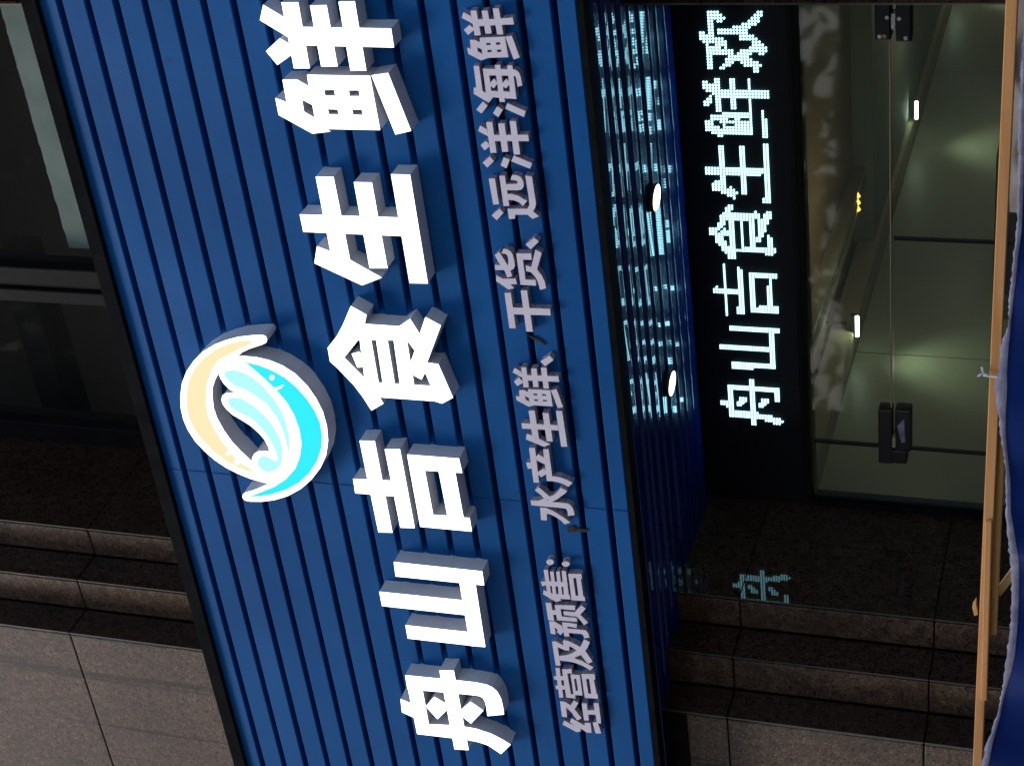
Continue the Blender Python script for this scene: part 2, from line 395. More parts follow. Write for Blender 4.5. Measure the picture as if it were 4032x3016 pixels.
for lx, ly, lab in ((-4.12, 6.70, 'small lit spotlight inside the shop, nearest the bronze door clamp'),
                    (-4.08, 8.87, 'small lit spotlight inside the shop, under the two black clamps'),
                    (-4.08, 11.0, 'dim spotlight deepest inside the shop beside the back wall')):
    sp = thing('spotlight', lab, 'spotlight', 'spotlights along the inner wall', (lx, ly, 2.58))
    MB().tube([(-.05, 0, 0), (.05, 0, 0)], .009, 10).build('lamp_tube', M_lamp, sp)
    MB().box(-.05, .05, .012, .024, .005, .03).build('housing', M_bronze, sp)
    MB().tube([(0, .02, .05), (0, .02, .14)], .008, 6).build('stem', M_bronze, sp)
    L = bpy.data.lights.new('spot_beam', 'SPOT'); L.energy = 1.9; L.color = (.84, 1, .80); L.spot_size = R(95); L.spot_blend = 1; L.shadow_soft_size = .05
    lo = bpy.data.objects.new('spot_beam', L); link(lo, sp); lo.location = (.02, -.02, -.04)
    L2_ = bpy.data.lights.new('room_fill', 'POINT'); L2_.energy = .8; L2_.color = (1, .95, .78); L2_.shadow_soft_size = .05  # fill light added out in the room to lift its overall brightness
    l2 = bpy.data.objects.new('room_fill', L2_); link(l2, sp); l2.location = (.7, -.25, -.28)
    lo.rotation_euler = Vector((.28, 0, 1)).to_track_quat('Z', 'Y').to_euler()
# cupboard inside, low behind the doors
cb = thing('cupboard', 'dark brown cupboard with grey rails inside the shop, low behind the timber', 'cupboard', loc=(-3.3, 5.6, 0))
MB().box(-.16, .42, .3, .9, .02, 1.955).build('body', M_cupb, cb, .006)
MB().box(-.35, -.165, .3, .9, .02, 1.86).build('body', M_cupb, cb, .006)
MB().box(-.33, .44, .27, .3, 1.15, 1.18).build('rail', M_steel, cb)
MB().box(-.33, .44, .27, .3, 1.80, 1.82).build('rail', M_steel, cb)
for x in (-.30, .06): MB().box(x, x + .34, .272, .3, .3, 1.1).build('door', M_cupb, cb, .004)

yb_ = thing('yellow_box', 'small yellow box standing on the dark cupboard inside the shop', 'box', loc=(-3.58, 5.93, 1.861))
MB().box(0, .07, 0, .09, 0, .055).build('carton', M_yellow, yb_, .003)
ax, az = at(3377, 796, 7.3)
am = thing('amber_lamp', 'tiny amber lamp of three glowing rings hung from the shop ceiling', 'lamp', loc=(ax, 7.3, az))
for q in (-1, 0, 1): MB().tube([(q * .034 - .010, 0, -.006), (q * .034 + .010, 0, .006)], .010, 8).build('glowing_ring', M_amber, am)
MB().tube([(0, 0, .012), (0, 0, 2.715 - az)], .003, 5).build('cord', M_joint, am)

# ------------------------------------------------------------------ shop glass: fixed panes and two doors
fixed = thing('glass_screen', 'fixed green tinted glass beside and above the shop doors', 'glass partition')
XD0 = at(3520, 1762, YG)[0]; XD1 = at(3520, 942, YG)[0]; ZT = at(3512, 1500, YG)[1]
def pane(name, p, x0, x1, z0, z1, y=YG, m=M_glass): return bx(name, m, p, x0, x1, y, y + .010, z0, z1)
pane('pane', fixed, XD0 + .002, XR, ZT + .004, .186 * 3.855 + CAMZ)
pane('pane', fixed, XL + .012, XD0 - .002, .01, .186 * 3.855 + CAMZ)
bx('edge_trim', M_cream, fixed, XD0, XR, YG - .001, YG + .011, ZT + .0005, ZT + .0035)
bx('jamb', M_black, fixed, XL, XL + .018, YG - .02, YG + .03, 0, .186 * 3.855 + CAMZ)
d1 = thing('glass_door', 'glass shop door leaf nearest the bronze clamp', 'glass door', 'shop doors')
pane('pane', d1, XD0 + .002, XD1 - .002, .01, ZT - .006)
d2 = thing('glass_door', 'glass shop door leaf nearest the two black clamps', 'glass door', 'shop doors')
pane('pane', d2, XD1 + .002, XR - .002, .01, ZT - .006)
for dd, xx in ((d1, XD1 - .10), (d2, XD1 + .10)):
    MB().tube([(xx, YG - .06, .75), (xx, YG - .06, 1.45)], .016, 12).build('handle', M_steel, dd)
def fit(parent, a, c, mt, y0=YG - .016, y1=YG + .026, name='clamp_plate', bev=.004):
    x0, z0 = at(*a, YG - .016); x1, z1 = at(*c, YG - .016)
    return bx(name, mt, parent, x0, x1, y0, y1, z0, z1, bev, 2)
if 1:
  for (xx, z0_, z1_, pp) in ((XD0, .01, ZT - .006, d1), (XD1, .01, ZT - .006, d2)):
    bx('edge_seal', M_joint, pp, xx - .003, xx + .003, YG - .0006, YG + .0106, z0_, z1_)
bx('edge_seal', M_joint, fixed, XD0 - .0035, XD0 + .0035, YG - .0006, YG + .0106, ZT, .186 * 3.855 + CAMZ)
c1 = thing('door_clamp', 'brown bronze glass clamp at the door corner with pale torn sticker', 'door clamp')
fit(c1, (3459, 1824), (3512, 1618), M_patch2)
fit(c1, (3524, 1776), (3586, 1620), M_patch2)
fit(c1, (3508, 1826), (3570, 1780), M_patch2, y0=YG - .014)
fit(c1, (3514, 1760), (3526, 1722), M_cream, y0=YG - .020, name='pivot', bev=.001)
st = [at(x, y, YG - .019) for x, y in ((3532, 1677), (3560, 1650), (3564, 1742), (3550, 1744))]
MB().poly([(x, YG - .019, z) for x, z in st]).build('sticker', M_hem, c1)
for (a, c, sc, lab) in (((3444, 161), (3507, 20), ((3463, 144), (3482, 144), (3492, 70)), 'upper black glass clamp by the granite pier, with two screws and a brass dot'),
                    ((3526, 168), (3589, 20), ((3566, 151), (3540, 75)), 'lower black glass clamp by the granite pier, with one screw and a slot')):
    cc = thing('door_clamp', lab, 'door clamp')
    fit(cc, a, c, M_patch)
    for i, (sx, sy) in enumerate(sc):
        X, Z = at(sx, sy, YG - .018)
        MB().tube([(X, YG - .020, Z), (X, YG - .012, Z)], .0050, 10).build('screw', M_steel if not (i == 1 and len(sc) == 3) else M_wood, cc)
bx('pivot', M_steel, cc, *[at(3517, y, YG)[0] for y in (110, 50)], YG - .01, YG + .02, ZT - .012, ZT + .012)

# ------------------------------------------------------------------ window above the sign
uw = thing('upper_window', 'dark office window above the sign, smoked glass in bronze frames', 'window')
XM = at(170, 1097, YG)[0]
bx('pane', M_upglass, uw, XM + .06, XR, YG, YG + .01, 3.4, 7.2)
bx('pane', M_upglass, uw, XL + .07, XM - .06, YG, YG + .01, 3.4, 7.2)
bx('mullion', M_bronze, uw, XM - .055, XM - .012, YG - .05, YG + .05, 3.35, 7.2, .003)
bx('mullion', M_bronze, uw, XM - .010, XM + .055, YG - .035, YG + .05, 3.35, 7.2, .003)
bx('jamb', M_bronze, uw, XL, XL + .065, YG - .04, YG + .05, 3.35, 7.2, .003)
bx('jamb', M_bronze, uw, XR - .065, XR, YG - .04, YG + .05, 3.35, 7.2, .003)
bx('bottom_rail', M_bronze, uw, XL, XR, YG - .045, YG + .05, 3.27, 3.35, .003)
bx('ceiling_beam', M_black, uw, XL - 1, XM - .1, YG + .30, YG + .42, 4.83, 4.93)
bl = thing('window_blind', 'crinkled grey green sheet hung inside the right pane of the upper window', 'blind')
zb = at(135, 500, YG + .06)[1]
m = MB(); n = 90
rr = random.Random(4)
tops = [zb + rr.uniform(-.002, .002) for _ in range(n + 1)]
x0, x1 = XM + .075, XR
for i in range(n):
    xa, xb = x0 + (x1 - x0) * i / n, x0 + (x1 - x0) * (i + 1) / n
    m.poly([(xa, YG + .06, 3.4), (xb, YG + .06, 3.4), (xb, YG + .06, tops[i + 1]), (xa, YG + .06, tops[i])])
    m.poly([(xa, YG + .065, 3.4), (xa, YG + .065, tops[i]), (xb, YG + .065, tops[i + 1]), (xb, YG + .065, 3.4)])
m.build('sheet', M_blind, bl)
b2 = thing('window_blind', 'faint grey sheet hung deep behind the left pane of the upper window', 'blind')
bx('sheet', M_blind, b2, XL + .30, XM - .07, YG + .5, YG + .505, 3.4, 4.62)
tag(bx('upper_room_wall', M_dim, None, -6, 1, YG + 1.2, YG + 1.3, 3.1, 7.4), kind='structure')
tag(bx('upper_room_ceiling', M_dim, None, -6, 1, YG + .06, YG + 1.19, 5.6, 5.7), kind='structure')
tag(bx('floor_slab', M_concrete, None, -6, 1, YG + .11, 14, 2.95, 3.24), kind='structure')
tag(bx('upper_facade', M_gface, None, -6, 3, 3.3, 14, 7.41, 12), kind='structure')

# ------------------------------------------------------------------ the blue sign box
sign = thing('sign_canopy', 'projecting shop sign box clad in dark blue horizontal metal planks', 'sign box')
X0, X1 = -4.6, -.25
ZTOP = .7113 * YB + CAMZ; ZBOT = .3225 * YB + CAMZ; P0 = .6933 * YB + CAMZ; PITCH = .0687; GW = .0138
def plank(name, m_, ya, za, zb, parent, vertical=True, warp=0, seed=0, y1=None):
    rr = random.Random(seed); n = 220 if not vertical else 10
    m = MB(); prof = []
    b = .0022
    if vertical:   # front face at Y = ya, from za up to zb, with folded edges going back
        tilt = rr.uniform(-.0005, .0005)
        prof = [(ya + .05, za), (ya + b, za), (ya - tilt, za + b), (ya + tilt, zb - b), (ya + b, zb), (ya + .05, zb)]
    else:          # face down at Z = ya, from Y = za to zb
        tl = rr.uniform(-.0004, .0004); cv = rr.uniform(.00015, .00035); L_ = zb - za
        prof = [(za, ya + .02), (za, ya + b)] + [(za + b + (L_ - 2 * b) * q / 6, ya + tl * (q - 3) / 3 + cv * (1 - ((q - 3) / 3) ** 2)) for q in range(7)] + [(zb, ya + b), (zb, ya + .02)]
    ph = [rr.uniform(0, 6.28) for _ in range(4)]; a = rr.uniform(.4, 1.0)
    for i in range(n + 1):
        x = X0 + (X1 - X0) * i / n
        for j, (p, q) in enumerate(prof):
            if vertical: m.v.append((x, p + warp * a * math.sin(2.1 * x + ph[0]), q))
            else:
                dz = warp * (a * math.sin(5 * x + ph[0]) + .5 * math.sin(11 * x + ph[1])) + warp * .9 * math.sin(4 * x + ph[2]) * ((j - 5) / 4)
                m.v.append((x, p, q + (dz if 1 <= j <= 9 else 0)))
    k = len(prof)
    for i in range(n):
        for j in range(k - 1):
            m.f.append((i * k + j, i * k + j + 1, (i + 1) * k + j + 1, (i + 1) * k + j))
    return m.build(name, m_, parent, smooth=not vertical)
edges = [P0 - k * PITCH for k in range(17)]
tops_ = [ZTOP - .004] + [e - GW / 2 for e in edges]
bots_ = [e + GW / 2 for e in edges] + [ZBOT + .004]
for i, (za, zb) in enumerate(zip(bots_, tops_)):
    plank('cladding_plank', M_blue, YB, za, zb, sign, True, .0006, i)
for i, (za, zb) in enumerate(zip(bots_, tops_)):
    xs_ = at(900, 1868, YB)[0] + (.0005 if i % 2 else -.0004)
    bx('seam', M_seam, sign, xs_, xs_ + .0009, YB - .0022, YB - .0002, za + .003, zb - .003)
bx('backing_board', M_black, sign, X0, X1, YB + .0505, YB + .06, ZBOT, ZTOP)
ZS_ = 1.005 + CAMZ
def soffit_y(px, py):
    c = Vector((3016 - py - 1508, px - 2016, F)); return 1.005 * AX[1].dot(c) / AX[2].dot(c)
SOF = [(330, 412), (430, 505), (525, 620), (695, 755), (790, 865), (930, 1010), (1040, 1145), (1185, 1295), (1320, 1405), (1430, 1540), (1556, 1655)]
for i, (pa, pb) in enumerate(SOF):
    plank('soffit_plank', M_soffit, ZS_, soffit_y(2200 + pa / 3.687, 163), soffit_y(2200 + pb / 3.687, 163), sign, False, .0008, 50 + i)
bx('soffit_backing', M_black, sign, X0, X1, YB + .061, 3.8, ZS_ + .021, ZS_ + .03)
bx('lid', M_black, sign, X0, X1, YB - .004, PY[0] - .01, ZTOP + .001, ZTOP + .012)
bx('top_trim', M_black, sign, X0, X1, YB - .014, YB - .005, ZTOP - .008, ZTOP + .030, .002)
bx('bottom_trim', M_black, sign, X0, X1, YB - .002, YB + .04, ZBOT - .012, ZBOT + .002, .001)
bx('back_panel', M_black, sign, XL + .01, XR - .02, 3.79, 3.80, ZS_ + .031, 3.1)

def downlight(px, py, lab, tilt):
    X, _ = at(px, py, 3.517)
    d = thing('downlight', lab, 'downlight', 'round downlights in the blue soffit', (X, 3.517, ZS_ - .008))
    m = MB(); m.tube([(0, 0, .006), (0, 0, 0), (0, 0, -.005)], [.033, .035, .033], 28, False); ring = m.build('trim_ring', M_olive, d, smooth=True)
    m = MB(); m.poly([(.031 * math.cos(t), .031 * math.sin(t), -.0045) for t in [2 * math.pi * k / 28 for k in range(28)]][::-1]); m.build('diffuser', M_dl, d)
    m = MB(); m.poly([(.035 * math.cos(t), .035 * math.sin(t), .006) for t in [2 * math.pi * k / 28 for k in range(28)]]); m.build('back_plate', M_olive, d)
    d.rotation_euler = (R(tilt), R(3), 0)
downlight(2566, 778, 'lit round downlight in the blue soffit, nearer the black clamps', -2)
downlight(2626, 1508, 'lit round downlight in the blue soffit, nearer the bronze clamp end', -2)

# ------------------------------------------------------------------ flat shapes cut out of overlapping strokes
def inside(p, poly):
    x, y = p; c = False; n = len(poly)
    for i in range(n):
        x1, y1 = poly[i]; x2, y2 = poly[(i + 1) % n]
        if (y1 > y) != (y2 > y) and x < (x2 - x1) * (y - y1) / (y2 - y1) + x1: c = not c
    return c
def union(polys, holes):
    """triangles and outline of the union of polygons minus holes"""
    vs = []; es = []
    for p in polys + holes:
        b = len(vs); n = len(p)
        vs += [Vector(q) for q in p]; es += [(b + i, b + (i + 1) % n) for i in range(n)]
    v, e, f, *_ = delaunay_2d_cdt(vs, es, [], 0, 1e-6)
    keep = []
    for t in f:
        c = sum((v[i] for i in t), Vector((0, 0))) / len(t)
        if abs((v[t[1]] - v[t[0]]).cross(v[t[2]] - v[t[0]])) < 1e-10: continue
        if any(inside(c, p) for p in polys) and not any(inside(c, h) for h in holes): keep.append(tuple(t))
    cnt = {}
    for t in keep:
        for a, b in zip(t, t[1:] + t[:1]):
            cnt.setdefault(frozenset((a, b)), []).append((a, b))
    rim = [c[0] for c in cnt.values() if len(c) == 1]
    return [(q.x, q.y) for q in v], keep, rim
def conv(fr, poly, Y):
    ox, oy, s = fr
    return [at(ox + x / s, oy + y / s, Y) for x, y in poly]
def letter(parent, fr, polys, holes, Y, back, mface, mside, fname='lit_face', sname='side_wall'):
    P_ = [conv(fr, p, Y) for p in polys]; H = [conv(fr, p, Y) for p in holes]
    v, tri, rim = union(P_, H)
    cx = sum(p[0] for p in v) / len(v); cz = sum(p[1] for p in v) / len(v)
    parent.location = (cx, Y, cz)
    m = MB(); m.v = [(x - cx, 0, z - cz) for x, z in v]; m.f = [t for t in tri]
    me_f = m.build(fname, mface, parent)
    m = MB()
    for a, b in rim:
        m.poly([(v[a][0] - cx, 0, v[a][1] - cz), (v[a][0] - cx, back - Y, v[a][1] - cz), (v[b][0] - cx, back - Y, v[b][1] - cz), (v[b][0] - cx, 0, v[b][1] - cz)])
    m.build(sname, mside, parent)
    return v, tri, rim, (cx, cz)

A = (900, 0, 1.3789); B = (1100, 1000, 1.3789); C = (1400, 2000, 1.62875); D = (650, 1200, 1.9467)
BIG = [
 ('鲜', A, [[(188,28),(303,97),(325,205),(170,112)], [(203,280),(278,210),(330,240),(342,300),(265,355)],
   [(287,15),(378,15),(441,373),(355,373)], [(442,32),(532,30),(592,363),(503,363)], [(597,12),(685,10),(748,386),(662,386)],
   [(370,148),(882,157),(898,260),(380,248)],
   [(293,435),(370,433),(435,470),(426,408),(768,414),(823,708),(535,702),(553,716),(455,727),(272,626),(254,534),(315,556)],
   [(776,411),(866,398),(991,712),(906,732)]],
  [[(398,542),(455,572),(468,642),(410,608)], [(518,490),(573,490),(580,522),(525,522)], [(652,492),(707,492),(713,524),(658,524)],
   [(538,594),(592,596),(600,624),(545,622)], [(670,596),(724,598),(730,627),(677,625)]], 'first big glowing white character from the top edge of the photo, 鲜'),
 ('生', A, [[(473,960),(570,962),(660,1412),(553,1368)], [(480,1338),(560,1368),(657,1410),(832,1508),(725,1550),(466,1430)],
   [(680,990),(778,992),(863,1457),(766,1457)], [(882,947),(985,950),(1082,1540),(983,1538)], [(386,1165),(930,1182),(945,1283),(406,1260)]], [],
  'big glowing white character 生, beside the bar-built 食'),
 ('食', B, [[(262,510),(310,450),(345,385),(368,330),(388,283),(473,330),(463,382),(430,465),(352,562),(275,583)],
   [(268,540),(352,562),(400,610),(462,672),(545,778),(565,812),(500,850),(452,775),(402,710),(320,625),(275,583)],
   [(392,542),(435,531),(455,560),(470,612),(424,617)], [(428,400),(497,460),(540,705),(462,676)],
   [(463,380),(655,393),(690,470),(420,466)], [(460,668),(540,698),(822,716),(850,800),(545,778)],
   [(523,455),(585,455),(628,712),(563,712)], [(618,455),(690,455),(732,712),(655,712)],
   [(650,393),(710,353),(762,435),(735,525),(686,458)], [(793,343),(877,388),(800,595),(792,642),(772,682),(720,655),(708,602),(735,525),(762,435)],
   [(803,590),(863,598),(943,780),(883,812),(840,798),(822,716),(790,640)]], [],
  'big glowing white character 食 with a pitched roof stroke, between 生 and 吉'),
 ('吉', B, [[(435,1013),(518,1015),(614,1512),(538,1510)], [(572,1060),(655,1060),(735,1487),(657,1485)], [(400,1220),(605,1230),(622,1315),(412,1298)],
   [(693,1088),(975,1110),(993,1188),(955,1186),(1000,1430),(1033,1432),(1045,1506),(765,1480)]],
  [[(790,1175),(865,1180),(912,1420),(835,1415)]], 'big glowing white character 吉 with a closed box stroke'),
 ('山', C, [[(245,345),(812,405),(825,495),(257,437)], [(152,535),(685,590),(700,685),(170,627)], [(320,750),(735,795),(750,882),(335,835)],
   [(665,470),(768,480),(832,890),(735,882)]], [], 'big glowing white character 山, three bars on one base'),
 ('舟', C, [[(288,1222),(355,1250),(380,1345),(298,1308)],
   [(318,1070),(541,1092),(645,1102),(770,1116),(840,1130),(878,1148),(908,1175),(933,1220),(945,1270),(952,1322),(846,1332),(838,1270),(830,1240),(815,1215),(795,1205),(770,1200),(655,1188),(333,1160)],
   [(318,1070),(415,1085),(470,1385),(395,1447)], [(385,1380),(600,1390),(710,1402),(770,1412),(870,1445),(935,1478),(995,1515),(933,1575),(850,1520),(790,1500),(720,1485),(395,1447)],
   [(538,1040),(630,1040),(725,1550),(635,1545)], [(505,1208),(575,1250),(590,1290),(525,1352),(450,1270)], [(738,1240),(820,1297),(740,1380),(675,1328),(672,1295)]], [],
  'last big glowing white character, 舟, with a curved hook and two dots'),
]
YL = 3.050
for ch, fr, polys, holes, lab in BIG:
    t = thing('illuminated_character', lab, 'sign character', 'big lit characters of the shop name')
    letter(t, fr, polys, holes, YL, YB + .002, M_lit, M_side)

# the round emblem
logo = thing('illuminated_emblem', 'glowing round emblem of a yellow crescent and a cyan smiling fish', 'sign emblem')
OUT = [(745,232),(660,235),(560,247),(470,270),(380,305),(290,360),(220,430),(165,510),(130,600),(117,700),(120,790),(140,880),(175,960),(230,1045),(300,1120),(380,1190),(470,1250),(560,1295),(660,1335),(750,1360),(800,1368),(740,1395),(680,1420),(620,1437),(598,1450),(593,1475),(610,1498),(650,1507),(740,1508),(840,1495),(940,1465),(1040,1410),(1120,1340),(1190,1250),(1235,1150),(1250,1040),(1240,930),(1210,820),(1160,720),(1090,620),(1000,530),(900,465),(800,425),(700,402),(600,393),(557,392),(590,365),(640,340),(700,320),(750,303),(775,290),(782,262),(770,240)]
HOLE = [(410,525),(385,570),(365,630),(363,700),(372,790),(400,870),(450,960),(510,1045),(580,1120),(640,1175),(665,1200),(668,1170),(685,1140),(720,1122),(800,1122),(790,1085),(760,1030),(720,985),(660,930),(590,885),(520,845),(470,800),(440,760),(432,725),(440,695),(470,678),(535,673),(490,645),(450,605),(425,565)]
CRES = [(700,272),(600,270),(480,297),(380,345),(300,405),(230,480),(185,570),(165,680),(165,780),(185,870),(230,960),(290,1040),(370,1120),(460,1190),(550,1240),(640,1275),(690,1287),(640,1240),(570,1200),(500,1120),(430,1030),(375,940),(335,850),(318,760),(318,660),(335,570),(365,490),(410,425),(480,385),(560,345),(640,305)]
FISH = [(610,435),(720,460),(820,500),(920,555),(1010,630),(1090,720),(1150,810),(1190,900),(1207,1000),(1200,1100),(1165,1200),(1105,1290),(1030,1360),(930,1415),(820,1450),(730,1465),(640,1470),(740,1430),(840,1390),(930,1330),(1000,1250),(1035,1160),(1047,1060),(1030,950),(990,840),(930,740),(860,660),(780,580),(690,500)]
F1 = [(455,530),(462,510),(490,498),(530,497),(600,515),(680,560),(760,630),(830,710),(890,800),(930,900),(955,1000),(958,1080),(945,1140),(930,1050),(900,950),(850,850),(780,760),(700,700),(620,650),(540,620),(485,580),(460,550)]
F2 = [(480,735),(495,713),(520,706),(590,715),(680,770),(760,840),(830,920),(880,1010),(903,1100),(900,1180),(885,1225),(860,1258),(830,1274),(800,1280),(770,1276),(740,1260),(718,1235),(710,1205),(720,1175),(740,1158),(765,1153),(800,1167),(850,1195),(865,1180),(850,1120),(820,1060),(780,990),(720,920),(650,860),(560,820),(500,780)]
YLg = 3.046
v, tri, rim, (cx, cz) = letter(logo, D, [OUT], [HOLE], YLg, YB + .002, M_lit, M_side)
EYE = [(820 + 19 * math.cos(t), 556 + 19 * math.sin(t)) for t in [math.pi * k / 8 for k in range(16)]]
MOUTH = [(835,634),(862,632),(885,622),(905,609),(908,617),(893,634),(872,646),(845,647)]
SP1 = [(468,1142),(485,1120),(520,1115),(545,1135),(525,1140),(500,1138),(485,1155)]
SP2 = [(555 + 22 * math.cos(t), 1200 + 22 * math.sin(t)) for t in [math.pi * k / 6 for k in range(12)]]
for nm, pp, hh, mt in (('crescent_print', [CRES], [SP1, SP2], M_yel), ('fish_print', [FISH], [EYE, MOUTH], M_cy), ('feather_print', [F1], [], M_lcy), ('feather_print', [F2], [], M_lcy)):
    v, tri, rim = union([conv(D, p, YLg) for p in pp], [conv(D, p, YLg) for p in hh])
    m = MB(); m.v = [(x - cx, -.0015, z - cz) for x, z in v]; m.f = list(tri); m.build(nm, mt, logo)

